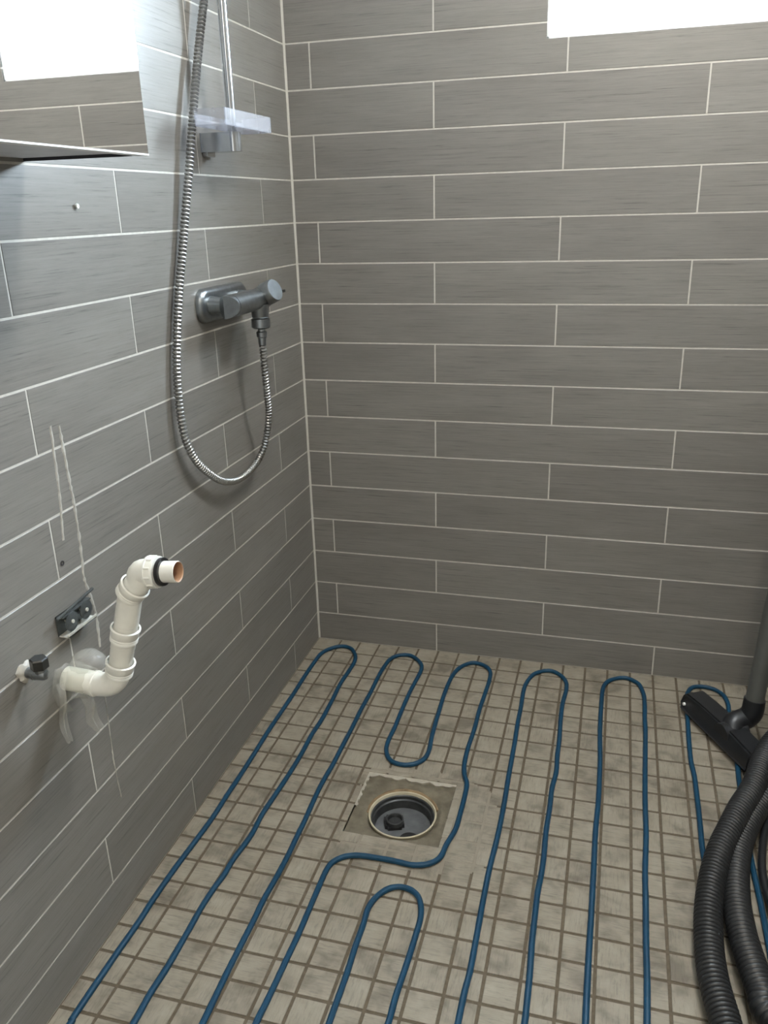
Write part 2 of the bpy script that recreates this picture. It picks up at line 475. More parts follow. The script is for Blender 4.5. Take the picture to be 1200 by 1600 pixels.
# the two walls beside and behind the camera, and the ceiling
g = G().box((ROOM_X + GR, ROOM_Y - 0.25, -0.25), (ROOM_X + 0.25, 0.25, ROOM_Z + 0.2))
wall_right = structure(mesh('wall_right', g, 'wall_grout'), 'grey tiled wall on the side of the vacuum hose', 'wall')
lay_tiles(wall_right, wall_rects(0, -ROOM_Y, 0.193, 0.492, ROOM_Z), (ROOM_X, 0, 0), Euler((0, 0, -math.pi / 2)), None, 'wall_tile', 0.0004)
g = G()
g.box((-0.25, ROOM_Y - 0.25, -0.25), (DOOR[0], ROOM_Y, ROOM_Z + 0.2)).box((DOOR[1], ROOM_Y - 0.25, -0.25), (ROOM_X + 0.25, ROOM_Y, ROOM_Z + 0.2))
g.box((DOOR[0], ROOM_Y - 0.25, DOOR[2]), (DOOR[1], ROOM_Y, ROOM_Z + 0.2)).box((DOOR[0], ROOM_Y - 0.25, -0.25), (DOOR[1], ROOM_Y, 0))
structure(mesh('wall_front', g, 'paint'), 'white painted wall with the doorway behind the camera', 'wall')
g = G().box((DOOR[0], ROOM_Y - 0.06, 0.0), (DOOR[1], ROOM_Y - 0.02, DOOR[2]))
structure(mesh('door_1', g, 'paint'), 'white bathroom door behind the camera', 'door')
g = G().box((-0.25, ROOM_Y - 0.25, ROOM_Z), (ROOM_X + 0.25, 0.25, ROOM_Z + 0.2))
structure(mesh('ceiling', g, 'paint'), 'white painted bathroom ceiling', 'ceiling')

# two ceiling lamps added as unseen fill, over the shower and behind the camera
def added_fill_lamp(x, y, label, glow):
    cl = thing('added_fill_lamp', (x, y, ROOM_Z), label, 'lamp', 'added round fill lamps')
    g = G().lathe((x, y, ROOM_Z), (0, 0, -1), [(0.0, 0.155), (0.025, 0.155), (0.028, 0.150)], 40)
    mesh('fill_lamp_base', g, 'paint', cl, smooth=True)
    g = G().lathe((x, y, ROOM_Z), (0, 0, -1), [(0.026, 0.142), (0.045, 0.136), (0.065, 0.115), (0.080, 0.075), (0.086, 0.03)], 40)
    mesh('fill_lamp_shade', g, glow, cl, smooth=True)
added_fill_lamp(1.00, -0.62, 'added white dome lamp, unseen fill on the ceiling above the shower floor', 'lamp')
added_fill_lamp(1.00, -2.85, 'added white dome lamp, unseen fill on the ceiling beside the door', 'fill_lamp_door')

# floor slab with the square drain opening
DR = (0.327, 0.531, -0.775, -0.575)          # x0, x1, y0, y1 of the opening
g = G()
FZ = -0.0016
g.box((-0.2, DR[3], -0.2), (ROOM_X + 0.2, 0.2, FZ)).box((-0.2, ROOM_Y - 0.2, -0.2), (ROOM_X + 0.2, DR[2], FZ))
g.box((-0.2, DR[2], -0.2), (DR[0], DR[3], FZ)).box((DR[1], DR[2], -0.2), (ROOM_X + 0.2, DR[3], FZ))
floor = structure(mesh('floor', g, 'floor_grout'), 'beige mosaic shower floor smeared with mortar, with the drain opening', 'floor')
xl = [0.0] + [0.4292 + 0.0595 * k for k in range(-6, 23) if 0.4292 + 0.0595 * k < ROOM_X - 0.01] + [ROOM_X]
yl = [0.0, -0.069, -0.1307, -0.1926, -0.2525, -0.316, -0.380, -0.4435, -0.5045, -0.5645, -0.6255, -0.6864, -0.7456, -0.8048,
      -0.866, -0.924, -0.984, -1.0426, -1.1006, -1.1587, -1.2165, -1.2734]
while yl[-1] - 0.0585 > ROOM_Y + 0.01: yl.append(yl[-1] - 0.0585)
yl.append(ROOM_Y)
J = 0.0056
rects = [(xl[i] + (J / 2 if i else 0.002), xl[i + 1] - J / 2, yl[j + 1] + J / 2, yl[j] - (J / 2 if j else 0.002))
         for i in range(len(xl) - 1) for j in range(len(yl) - 1)]
lay_tiles(floor, rects, (0, 0, 0), Euler((-math.pi / 2, 0, 0)), DR, 'floor_tile', 0.0006, limit=300, jitter=0.0002)

# filler that levels the joints round the drain
blob = [(0.322, -0.80), (0.322, -0.60), (0.335, -0.555), (0.46, -0.54), (0.56, -0.55), (0.625, -0.60), (0.645, -0.70),
        (0.64, -0.79), (0.60, -0.835), (0.53, -0.85), (0.45, -0.845), (0.36, -0.84)]
def inside(x, y, poly):
    c = False; n = len(poly)
    for i in range(n):
        x1, y1 = poly[i]; x2, y2 = poly[(i + 1) % n]
        if (y1 > y) != (y2 > y) and x < (x2 - x1) * (y - y1) / (y2 - y1) + x1: c = not c
    return c
g = G(); S = 0.004; ids = {}
def vid(i, j):
    if (i, j) not in ids:
        x, y = 0.2 + i * S, -0.9 + j * S
        ids[(i, j)] = len(g.v); g.v.append((x, y, -0.00045 + 0.00018 * math.sin(x * 90) * math.sin(y * 70)))
    return ids[(i, j)]
for i in range(130):
    for j in range(100):
        x, y = 0.2 + (i + 0.5) * S, -0.9 + (j + 0.5) * S
        if DR[0] - 0.003 < x < DR[1] + 0.003 and DR[2] - 0.003 < y < DR[3] + 0.003: continue
        if inside(x + 0.003 * math.sin(y * 110), y + 0.003 * math.sin(x * 90), blob):
            g.f.append((vid(i, j), vid(i + 1, j), vid(i + 1, j + 1), vid(i, j + 1)))
mesh('joint_filler', g, 'filler', floor)

# mortar bed of the drain opening, from the square edge in to the round drain
RC = Vector((0.4345, -0.690)); RR = 0.0705
g = G(); NA, NR = 72, 9
rnd = random.Random(3)
for a in range(NA):
    th = 2 * math.pi * a / NA; c, s = math.cos(th), math.sin(th)
    ts = []
    if c > 1e-6: ts.append((DR[1] - RC.x) / c)
    if c < -1e-6: ts.append((DR[0] - RC.x) / c)
    if s > 1e-6: ts.append((DR[3] - RC.y) / s)
    if s < -1e-6: ts.append((DR[2] - RC.y) / s)
    Rout = min(ts)
    for k in range(NR):
        t = k / (NR - 1); r = RR * 1.0 + (Rout - RR * 1.0) * t
        far = 1.0 if s > -0.2 else 0.35          # deeper trench on the far side of the ring
        z = -0.0085 - 0.007 * far * math.exp(-((t - 0.10) / 0.16) ** 2) + 0.0022 * math.exp(-((t - 0.42) / 0.14) ** 2) * (0.5 + 0.5 * math.sin(th * 5 + 1))
        z += rnd.uniform(-0.0006, 0.0006)
        if k == 0: z = -0.016
        g.v.append((RC.x + c * r, RC.y + s * r, z))
for a in range(NA):
    b2 = (a + 1) % NA
    for k in range(NR - 1):
        g.f.append((a * NR + k, b2 * NR + k, b2 * NR + k + 1, a * NR + k + 1))
mesh('mortar_bed', g, 'screed', floor, smooth=True, sharp=80)
g = G()                                       # brown stained rim behind the ring
for (t0, t1) in ((0.15, 1.02),):
    pts = []
    for i in range(25):
        th = math.pi * (t0 + (t1 - t0) * i / 24)
        pts.append((RC.x + 0.0785 * math.cos(th), RC.y + 0.0785 * math.sin(th), -0.0145 + rnd.uniform(-0.001, 0.001)))
    g.tube(pts, [0.003 + 0.0065 * math.sin(math.pi * i / 24) for i in range(25)], 8)
mesh('stained_rim', g, 'rust', floor, smooth=True)
g = G()                                       # ragged white adhesive on the cut tile edges
def ragged(ax, fixed, a0, a1, sgn, wid):
    n = 26
    for i in range(n):
        a, b3 = a0 + (a1 - a0) * i / n, a0 + (a1 - a0) * (i + 1) / n
        w0 = wid * (0.7 + 0.5 * math.sin(i * 1.3) * math.sin(i * 0.37 + 1)); w1 = wid * (0.7 + 0.5 * math.sin((i + 1) * 1.3) * math.sin((i + 1) * 0.37 + 1))
        pt = (lambda q, w, z: (q, fixed + sgn * w, z)) if ax == 'x' else (lambda q, w, z: (fixed + sgn * w, q, z))
        g.add([pt(a, 0, -0.0012), pt(b3, 0, -0.0012), pt(b3, w1, -0.0035), pt(a, w0, -0.0035), pt(a, w0 * 0.9, -0.0095), pt(b3, w1 * 0.9, -0.0095), pt(a, 0, -0.0095), pt(b3, 0, -0.0095)],
              [(0, 1, 2, 3), (3, 2, 5, 4), (4, 5, 7, 6), (6, 7, 1, 0)])
ragged('x', DR[3], DR[0], DR[1], -1, 0.011)
ragged('y', DR[0], -0.69, DR[3], 1, 0.006)
mesh('adhesive_edge', g, 'adhesive', floor)

# pale silicone in the corner between the two tiled walls
g = G(); w = 0.0045
g.add([(-0.002, 0.002, 0), (w, 0.002, 0), (w, -0.0006, 0), (0.0016, -0.0016, 0), (0.0006, -w, 0), (-0.002, -w, 0)] +
      [(-0.002, 0.002, ROOM_Z), (w, 0.002, ROOM_Z), (w, -0.0006, ROOM_Z), (0.0016, -0.0016, ROOM_Z), (0.0006, -w, ROOM_Z), (-0.002, -w, ROOM_Z)],
      [(0, 1, 7, 6), (1, 2, 8, 7), (2, 3, 9, 8), (3, 4, 10, 9), (4, 5, 11, 10), (5, 0, 6, 11)])
structure(mesh('trim_1', g, 'silicone'), 'pale silicone joint running up the wall corner', 'trim')

# window: white lined opening, frame and pane
g = G(); q = 0.004
g.box((WX0, 0.004, WZ0), (WX0 + q, 0.25, WZ1)).box((WX1 - q, 0.004, WZ0), (WX1, 0.25, WZ1))
g.box((WX0, 0.004, WZ1 - q), (WX1, 0.25, WZ1)).box((WX0, 0.004, WZ0), (WX1, 0.25, WZ0 + q))
win = structure(mesh('window_1', g, 'paint'), 'bright white window high in the back wall', 'window')
g = G(); fw = 0.035
x0, x1, z0, z1 = WX0 + q, WX1 - q, WZ0 + q, WZ1 - q
for lo, hi in (((x0, .13, z0), (x0 + fw, .18, z1)), ((x1 - fw, .13, z0), (x1, .18, z1)), ((x0 + fw, .13, z0), (x1 - fw, .18, z0 + fw)), ((x0 + fw, .13, z1 - fw), (x1 - fw, .18, z1))):
    g.box(lo, hi, 0.003)
mesh('window_frame', g, 'window_frame', win)
g = G().box((x0 + fw - 0.005, .150, z0 + fw - 0.005), (x1 - fw + 0.005, .156, z1 - fw + 0.005))
mesh('pane', g, 'glass', win)

# old silicone lines, a screw and a drilled hole left on the mixer wall
def streak(name, pts, widths):
    g = G(); n = len(pts)
    for (y, z), w in zip(pts, widths):
        g.v += [(0.0, y - w, z), (0.0012, y - w * 0.4, z), (0.0012, y + w * 0.4, z), (0.0, y + w, z)]
    for i in range(n - 1):
        a = i * 4
        g.f += [(a, a + 1, a + 5, a + 4), (a + 1, a + 2, a + 6, a + 5), (a + 2, a + 3, a + 7, a + 6)]
    mesh(name, g, 'residue', wall_left)
rs = random.Random(5)
def long_streak(name, key, wid, keep=lambda t: True):
    P = smooth_path([(0, y, z) for y, z in key], 0.006)
    streak(name, [(p.y + rs.uniform(-.0006, .0006), p.z) for p in P], [wid * rs.uniform(0.55, 1.25) * (1 if keep(i / len(P)) else 0.15) for i in range(len(P))])
long_streak('silicone_streak', [(-1.0335, .9185), (-1.031, .85), (-1.028, .776), (-1.031, .70), (-1.034, .667), (-1.026, .63), (-1.019, .59), (-1.022, .53)], 0.0034)
long_streak('silicone_streak', [(-1.053, .923), (-1.056, .86), (-1.060, .80), (-1.063, .782), (-1.068, .74)], 0.0028)
long_streak('silicone_streak', [(-1.030, .46), (-1.033, .38), (-1.036, .307), (-1.032, .221)], 0.0014, lambda t: math.sin(t * 23) > -0.2)
g = G().lathe((0.0, -0.9107, 1.231), (1, 0, 0), [(-0.004, 0.0022), (0.003, 0.0022), (0.003, 0.0042), (0.0045, 0.0036)], 12)
mesh('wall_screw', g, 'steel', wall_left)
g = G().lathe((0.0, -1.0799, 0.7099), (1, 0, 0), [(0.0, 0.0042), (0.0012, 0.0040), (0.0010, 0.0026), (-0.0005, 0.0022)], 8)
mesh('drill_hole', g, 'dark_edge', wall_left)

# ================================================================== THINGS ON THE FLOOR
# floor drain
dr = thing('floor_drain', (RC.x, RC.y, -0.12), 'round black floor drain with a cream ring in the square mortar opening', 'floor drain')
g = G().lathe((RC.x, RC.y, 0), (0, 0, 1), [(-0.05, 0.0690), (-0.010, 0.0708), (-0.0062, 0.0732), (-0.0050, 0.0725), (-0.0050, 0.0700), (-0.0065, 0.0690), (-0.014, 0.0683)], 64, (False, False))
mesh('ring', g, 'ring', dr, smooth=True)
g = G().lathe((RC.x, RC.y, 0), (0, 0, 1), [(-0.011, 0.0682), (-0.013, 0.0660), (-0.020, 0.0655), (-0.022, 0.0625), (-0.050, 0.0605)], 64, (False, False))
mesh('cup', g, 'cup', dr, smooth=True)
g = G().lathe((RC.x, RC.y, 0), (0, 0, 1), [(-0.055, 0.0610), (-0.0405, 0.0608)], 64, (False, True))
mesh('cup_floor', g, 'cup_floor', dr)
g = G().lathe((RC.x + 0.022, RC.y - 0.034, 0), (0, 0, 1), [(-0.0408, 0.0225), (-0.0396, 0.0215), (-0.0399, 0.019), (-0.0401, 0.0)], 32, (False, False))
mesh('outlet_hole', g, 'plug', dr, smooth=True)
pc = Vector((RC.x - 0.021, RC.y + 0.006))
g = G()
bmq = bmesh.new(); bmesh.ops.create_cube(bmq, size=1)
for v in bmq.verts: v.co = Vector((v.co.x * 0.042, v.co.y * 0.042, v.co.z * 0.008))
bmesh.ops.bevel(bmq, geom=[e for e in bmq.edges if abs(e.verts[0].co.z - e.verts[1].co.z) > 0.001], offset=0.006, segments=3, affect='EDGES')
for v in bmq.verts: v.co = Matrix.Rotation(0.35, 3, 'Z') @ v.co + Vector((pc.x, pc.y, -0.0365))
g.bm(bmq)
pl = mesh('plug', g, 'plug', dr, smooth=True)
g = G().lathe((pc.x + 0.003, pc.y - 0.003, 0), (0, 0, 1), [(-0.033, 0.0195), (-0.0245, 0.0190), (-0.0235, 0.0182), (-0.0235, 0.0160), (-0.025, 0.0150), (-0.032, 0.0145)], 32, (False, True))
mesh('plug_collar', g, 'cup', pl, smooth=True)

# heating cable: one long run looped over the floor
CABLE = [(0.0300,-1.4500),(0.0405,-1.3041),(0.0387,-1.2966),(0.0385,-1.2346),(0.0387,-1.1629),(0.0399,-1.0914),(0.0385,-1.0380),(0.0399,-0.9546),(0.0436,-0.8813),(0.0466,-0.8073),(0.0452,-0.7339),(0.0449,-0.6661),(0.0433,-0.5814),(0.0405,-0.4829),(0.0406,-0.4027),(0.0405,-0.3231),(0.0389,-0.2468),(0.0385,-0.1687),(0.0423,-0.0980),(0.0641,-0.0607),(0.0907,-0.0450),(0.1193,-0.0540),(0.1413,-0.0870),(0.1502,-0.1218),(0.1500,-0.1752),(0.1473,-0.2386),(0.1512,-0.3180),(0.1539,-0.4142),(0.1512,-0.4775),(0.1537,-0.5616),(0.1524,-0.6405),(0.1492,-0.7089),(0.1462,-0.7730),(0.1487,-0.8387),(0.1420,-0.9077),(0.1420,-0.9511),(0.1383,-0.9853),(0.1364,-1.0342),(0.1377,-1.0804),(0.1395,-1.1645),(0.1374,-1.2190),(0.1395,-1.2717),(0.1378,-1.3317),(0.1540,-1.3709),(0.1931,-1.3871),(0.2323,-1.3709),(0.2485,-1.3317),(0.2468,-1.2446),(0.2444,-1.1641),(0.2435,-1.1050),(0.2432,-1.0425),(0.2418,-0.9879),(0.2440,-0.9303),(0.2444,-0.8728),(0.2423,-0.8045),(0.2419,-0.7752),(0.2369,-0.6603),(0.2393,-0.5782),(0.2391,-0.5057),(0.2393,-0.4294),(0.2382,-0.3434),(0.2393,-0.2582),(0.2383,-0.1757),(0.2400,-0.1318),(0.2463,-0.0854),(0.2677,-0.0584),(0.3000,-0.0548),(0.3298,-0.0811),(0.3446,-0.1133),(0.3451,-0.1547),(0.3416,-0.2266),(0.3409,-0.3046),(0.3423,-0.3984),(0.3415,-0.4660),(0.3490,-0.5053),(0.3675,-0.5332),(0.3949,-0.5413),(0.4199,-0.5342),(0.4393,-0.5125),(0.4453,-0.4775),(0.4397,-0.4164),(0.4354,-0.3197),(0.4322,-0.2218),(0.4359,-0.1340),(0.4499,-0.0841),(0.4765,-0.0550),(0.5071,-0.0587),(0.5306,-0.0832),(0.5376,-0.1242),(0.5363,-0.2056),(0.5342,-0.2821),(0.5353,-0.3670),(0.5333,-0.4466),(0.5359,-0.5078),(0.5436,-0.5472),(0.5534,-0.5734),(0.5561,-0.6167),(0.5565,-0.6841),(0.5552,-0.7238),(0.5460,-0.7684),(0.5406,-0.8059),(0.5227,-0.8278),(0.4930,-0.8385),(0.4569,-0.8369),(0.4207,-0.8369),(0.3816,-0.8393),(0.3547,-0.8495),(0.3376,-0.8687),(0.3322,-0.8917),(0.3321,-0.9376),(0.3329,-0.9925),(0.3337,-1.0440),(0.3326,-1.1030),(0.3319,-1.1515),(0.3310,-1.1914),(0.3297,-1.2231),(0.3309,-1.2824),(0.3475,-1.3225),(0.3876,-1.3391),(0.4277,-1.3225),(0.4443,-1.2824),(0.4426,-1.1946),(0.4424,-1.1538),(0.4422,-1.1017),(0.4400,-1.0491),(0.4398,-0.9996),(0.4379,-0.9627),(0.4450,-0.9338),(0.4603,-0.9101),(0.4794,-0.8989),(0.5015,-0.8999),(0.5197,-0.9114),(0.5306,-0.9321),(0.5367,-0.9608),(0.5369,-0.9971),(0.5362,-1.0421),(0.5344,-1.0913),(0.5331,-1.1286),(0.5338,-1.1716),(0.5322,-1.2316),(0.5483,-1.2704),(0.5871,-1.2865),(0.6259,-1.2704),(0.6420,-1.2316),(0.6404,-1.1447),(0.6407,-1.0894),(0.6426,-1.0451),(0.6417,-0.9738),(0.6404,-0.9004),(0.6400,-0.8111),(0.6428,-0.7206),(0.6426,-0.6213),(0.6402,-0.5230),(0.6383,-0.4013),(0.6358,-0.3158),(0.6355,-0.2438),(0.6333,-0.1738),(0.6366,-0.1264),(0.6491,-0.0819),(0.6727,-0.0560),(0.6983,-0.0502),(0.7210,-0.0655),(0.7384,-0.0949),(0.7426,-0.1344),(0.7375,-0.2052),(0.7378,-0.2780),(0.7406,-0.3590),(0.7408,-0.4227),(0.7427,-0.4870),(0.7380,-0.5447),(0.7385,-0.6086),(0.7372,-0.6863),(0.7391,-0.7520),(0.7386,-0.8005),(0.7361,-0.8502),(0.7366,-0.9039),(0.7375,-0.9681),(0.7405,-1.0334),(0.7417,-1.0938),(0.7420,-1.1190),(0.7405,-1.1790),(0.7545,-1.2127),(0.7882,-1.2266),(0.8219,-1.2127),(0.8358,-1.1790),(0.8344,-1.0956),(0.8340,-1.0286),(0.8342,-0.9440),(0.8348,-0.8721),(0.8352,-0.7718),(0.8351,-0.6607),(0.8378,-0.5597),(0.8373,-0.4242),(0.8337,-0.2971),(0.8340,-0.1677),(0.8365,-0.1048),(0.8481,-0.0697),(0.8728,-0.0476),(0.8978,-0.0418),(0.9225,-0.0592),(0.9321,-0.0797),(0.9395,-0.1189),(0.9410,-0.1640),(0.9399,-0.2223),(0.9401,-0.2909),(0.9372,-0.4078),(0.9348,-0.5300),(0.9345,-0.6460),(0.9307,-0.7484),(0.9303,-0.8288),(0.9290,-0.9204),(0.9292,-0.9861),(0.9274,-1.0722),(0.9257,-1.1322),(0.9416,-1.1705),(0.9799,-1.1864),(1.0183,-1.1705),(1.0341,-1.1322),(1.0325,-1.0456),(1.0415,-0.9259),(1.0457,-0.7817),(1.0413,-0.6659),(1.0419,-0.6105),(1.0426,-0.5517),(1.0426,-0.4988),(1.0422,-0.4295),(1.0387,-0.3813),(1.0388,-0.3146),(1.0410,-0.2349),(1.0442,-0.1341),(1.0489,-0.0843),(1.0620,-0.0530),(1.0819,-0.0420),(1.1057,-0.0429),(1.1252,-0.0542),(1.1400,-0.0787),(1.1451,-0.1197),(1.1414,-0.1697),(1.1415,-0.2516),(1.1415,-0.3278),(1.1375,-0.3884),(1.1326,-0.5096),(1.1299,-0.6619),(1.1319,-0.7759),(1.1324,-0.8490),(1.1332,-1.0202),(1.1532,-1.1402)]
R_C = 0.0055
pts = smooth_path([(x, y, R_C * 0.96) for x, y in CABLE], 0.006)
rr = random.Random(2)
g = G().tube(pts, [R_C * rr.uniform(0.96, 1.04) for _ in pts], 10)
cab = mesh('heating_cable', g, 'cable', None, smooth=True)
cab['label'] = 'blue floor heating cable looped back and forth over the mosaic floor'; cab['category'] = 'cable'

# vacuum cleaner head, tube and hose
vac = thing('vacuum_cleaner', (1.14, -0.40, 0), 'black vacuum cleaner head with grey tube and ribbed hose at the floor edge', 'vacuum cleaner')
HC = Vector((1.118, -0.268)); HD = Vector((0.475, -0.880)).normalized(); HN = Vector((-HD.y, HD.x))    # head centre, long axis, short axis
def head_pt(a, b3, z): return (HC.x + HD.x * a + HN.x * b3, HC.y + HD.y * a + HN.y * b3, z)
bmq = bmesh.new(); bmesh.ops.create_cube(bmq, size=1)
bmesh.ops.subdivide_edges(bmq, edges=bmq.edges[:], cuts=3, use_grid_fill=True)
for v in bmq.verts:
    a, b3, z = v.co.x, v.co.y, v.co.z + 0.5
    h = 0.046 * (1 - 1.6 * abs(a) ** 2 * 0.35)
    b4 = b3 * (0.070 - 0.020 * z)
    v.co = Vector(head_pt(a * (0.272 - 0.012 * z), b4, 0.0165 + z * h))
bmesh.ops.bevel(bmq, geom=[e for e in bmq.edges if e.calc_face_angle(0) > 0.9], offset=0.004, segments=2, affect='EDGES')
mesh('floor_head', G().bm(bmq), 'black_plastic', vac, smooth=True)
g = G()
for s in (-1, 1):
    p = head_pt(-0.118, 0, 0)
g.lathe(head_pt(-0.121, -0.0315, 0.030), (-HN.x, -HN.y, 0.1), [(-0.002, 0.0042), (0.0018, 0.0040), (0.0026, 0.0030)], 14)
mesh('end_screw', g, 'white_dot', vac, smooth=True)
g = G().tube([head_pt(-0.13, -0.030, 0.0166), head_pt(0.13, -0.030, 0.0166)], 0.0055, 8).tube([head_pt(-0.13, 0.030, 0.0166), head_pt(0.13, 0.030, 0.0166)], 0.0055, 8)
mesh('bristle_strip', g, 'dark_edge', vac, smooth=True)
W0 = Vector((1.174, -0.262, 0.085)); WD = Vector((0.035, 0.05, 0.50)).normalized()
nk = smooth_path([Vector(head_pt(0.028, 0.0, 0.0445)), Vector(head_pt(0.018, 0.012, 0.058)), Vector((1.163, -0.262, 0.066)), W0, W0 + WD * 0.035], 0.004)
g = G().tube(nk, [0.026 - 0.002 * i / len(nk) for i in range(len(nk))], 20)
mesh('neck', g, 'black_plastic', vac, smooth=True)
g = G().tube([head_pt(0.028, -0.030, 0.0415), head_pt(0.028, 0.030, 0.0415)], 0.026, 20)
mesh('swivel_joint', g, 'black_plastic', vac, smooth=True)
g = G().lathe(W0, WD, [(0.012, 0.0205), (1.05, 0.0205)], 28)
mesh('wand', g, 'wand', vac, smooth=True)
g = G().lathe(W0, WD, [(-0.004, 0.0225), (0.0, 0.0240), (0.028, 0.0240), (0.030, 0.0215)], 28, (False, False))
mesh('wand_collar', g, 'black_plastic', vac, smooth=True)

def ribbed(path, R, pitch, depth, seg=20):
    P = smooth_path(path, pitch / 6)
    prof = (0, 0.1, 0.85, 1.0, 1.0, 0.85)
    return G().tube(P, [R - depth + depth * prof[i % 6] for i in range(len(P))], seg)
HOSE = [(1.44, -.40, .33), (1.40, -.29, .26), (1.31, -.26, .13), (1.207, -.353, .066), (1.149, -.509, .060), (1.114, -.587, .060), (1.086, -.657, .058), (1.066, -.708, .055), (1.047, -.774, .050), (1.034, -.841, .045),
        (1.029, -.895, .040), (1.027, -.952, .0368), (1.030, -1.009, .0368), (1.038, -1.062, .0368), (1.044, -1.098, .0368), (1.068, -1.155, .0368), (1.115, -1.235, .0368), (1.20, -1.31, .0368), (1.30, -1.31, .0368),
        (1.345, -1.22, .0368), (1.29, -1.13, .0368), (1.19, -1.105, .0368), (1.109, -1.044, .0368), (1.100, -1.001, .0368), (1.091, -.948, .0368), (1.084, -.884, .0368), (1.084, -.805, .0368), (1.097, -.705, .0368),
        (1.122, -.619, .0368), (1.162, -.533, .0368), (1.225, -.44, .0368), (1.28, -.33, .07), (1.325, -.22, .25), (1.345, -.16, .60), (1.325, -.13, 1.0), (1.265, -.14, 1.21), (1.252, -.153, 1.16)]
g = ribbed(HOSE, 0.0245, 0.0085, 0.0038, 22)
mesh('suction_hose', g, 'vac_hose', vac, smooth=True, sharp=70)
g = G().lathe((1.53, -0.66, 0), (0, 0, 1), [(0.045, 0.15), (0.05, 0.165), (0.30, 0.175), (0.305, 0.182), (0.325, 0.182), (0.33, 0.172), (0.40, 0.150), (0.44, 0.09), (0.445, 0.0)], 40, (True, False))  # unseen canister, added to shade the lower right of the back wall
for th in (0.6, 2.2, 3.9, 5.3):
    g.lathe((1.53 + 0.14 * math.cos(th), -0.66 + 0.14 * math.sin(th), 0), (0, 0, 1), [(0.001, 0.022), (0.046, 0.022)], 16)
mesh('added_shade_canister', g, 'black_plastic', vac, smooth=True)
g = G().tube(smooth_path([(1.26, -.40, .012), (1.195, -.50, .0195), (1.163, -.599, .0195), (1.147, -.675, .0195), (1.142, -.742, .0195), (1.152, -.815, .0195), (1.19, -.90, .012), (1.27, -.95, .0085)], 0.006), 0.0075, 12)
mesh('power_cord', g, 'black_plastic', vac, smooth=True)
g = G().tube(smooth_path([(1.33, -.58, .0085), (1.25, -.62, .014), (1.19, -.672, .024), (1.158, -.725, .0345), (1.146, -.80, .0345), (1.152, -.88, .022), (1.20, -.99, .0195)], 0.006), 0.0072, 12)
mesh('power_cord', g, 'black_plastic', vac, smooth=True)

# ================================================================== THINGS ON THE MIXER WALL
# mirror cabinet
MX, MZ, ME = 0.193, 1.2916, -1.0125            # mirror plane, bottom, far end
CW, CH = 0.62, 0.62
mc = thing('mirror_cabinet', (0, ME - CW / 2, MZ), 'mirror-fronted wall cabinet reflecting the bright window', 'mirror cabinet')
g = G().box((0.0005, ME - CW + 0.004, MZ + 0.002), (0.168, ME - 0.004, MZ + CH), 0.001)
mesh('body', g, 'cabinet', mc)
g = G().box((0.0005, ME - 0.0035, MZ - 0.002), (0.170, ME, MZ + CH))
mesh('side_panel', g, 'dark_edge', mc)
g = G().box((0.172, ME - CW, MZ), (MX - 0.004, ME, MZ + CH + 0.002), 0.0008)
dd = mesh('door', g, 'cabinet', mc)
g = G().box((MX - 0.004, ME - CW, MZ), (MX, ME, MZ + CH + 0.002))
mesh('mirror', g, 'mirror', dd)
g = G().box((MX - 0.0175, ME - CW, MZ - 0.0022), (MX + 0.0008, ME, MZ - 0.0001))
mesh('bottom_edge', g, 'white_dot', dd)

# shower rail with soap dish
RX, RY = 0.060, -0.456
rl = thing('shower_rail', (0, RY, 1.33), 'chrome shower rail with a frosted soap dish on the corner wall', 'shower rail')
g = G().lathe((RX, RY, 0), (0, 0, 1), [(1.345, 0.0088), (1.96, 0.0088)], 24)
mesh('rail', g, 'chrome', rl, smooth=True)
def rail_bracket(z0, z1):
    g = G()
    outline = []
    for i in range(13):
        th = -math.pi / 2 + math.pi * i / 12
        outline.append((RX + 0.0165 * math.cos(th), RY + 0.0165 * math.sin(th)))
    outline += [(0.004, RY + 0.0205), (0.0005, RY + 0.0215), (0.0005, RY - 0.0215), (0.004, RY - 0.0205)]
    g.prism(outline, z0, z1)
    g.box((0.0003, RY - 0.017, z0 - 0.008), (0.012, RY + 0.017, z0 + 0.004), 0.002)
    return g
mesh('bracket', rail_bracket(1.3275, 1.362), 'chrome', rl, smooth=True)
mesh('bracket', rail_bracket(1.94, 1.972), 'chrome', rl, smooth=True)
dz0, dz1, dx, dy0, dy1 = 1.366, 1.395, 0.098, -0.562, -0.350
g = G(); t = 0.0022
g.box((0.036, dy0, dz0), (dx, dy1, dz0 + t))                        # bottom
g.box((dx - t, dy0, dz0), (dx, dy1, dz1)).box((0.036, dy0, dz0), (0.036 + t, dy1, dz1 - 0.008))
g.box((0.036, dy0, dz0), (dx, dy0 + t, dz1)).box((0.036, dy1 - t, dz0), (dx, dy1, dz1))
mesh('soap_dish', g, 'frost', rl)
g = G().lathe((RX, RY, 0), (0, 0, 1), [(1.7, 0.0105), (1.70, 0.019), (1.74, 0.019), (1.74, 0.0105)], 24).box((RX, RY - 0.012, 1.708), (RX + 0.05, RY + 0.012, 1.732), 0.003)
mesh('slider', g, 'chrome', rl, smooth=True)

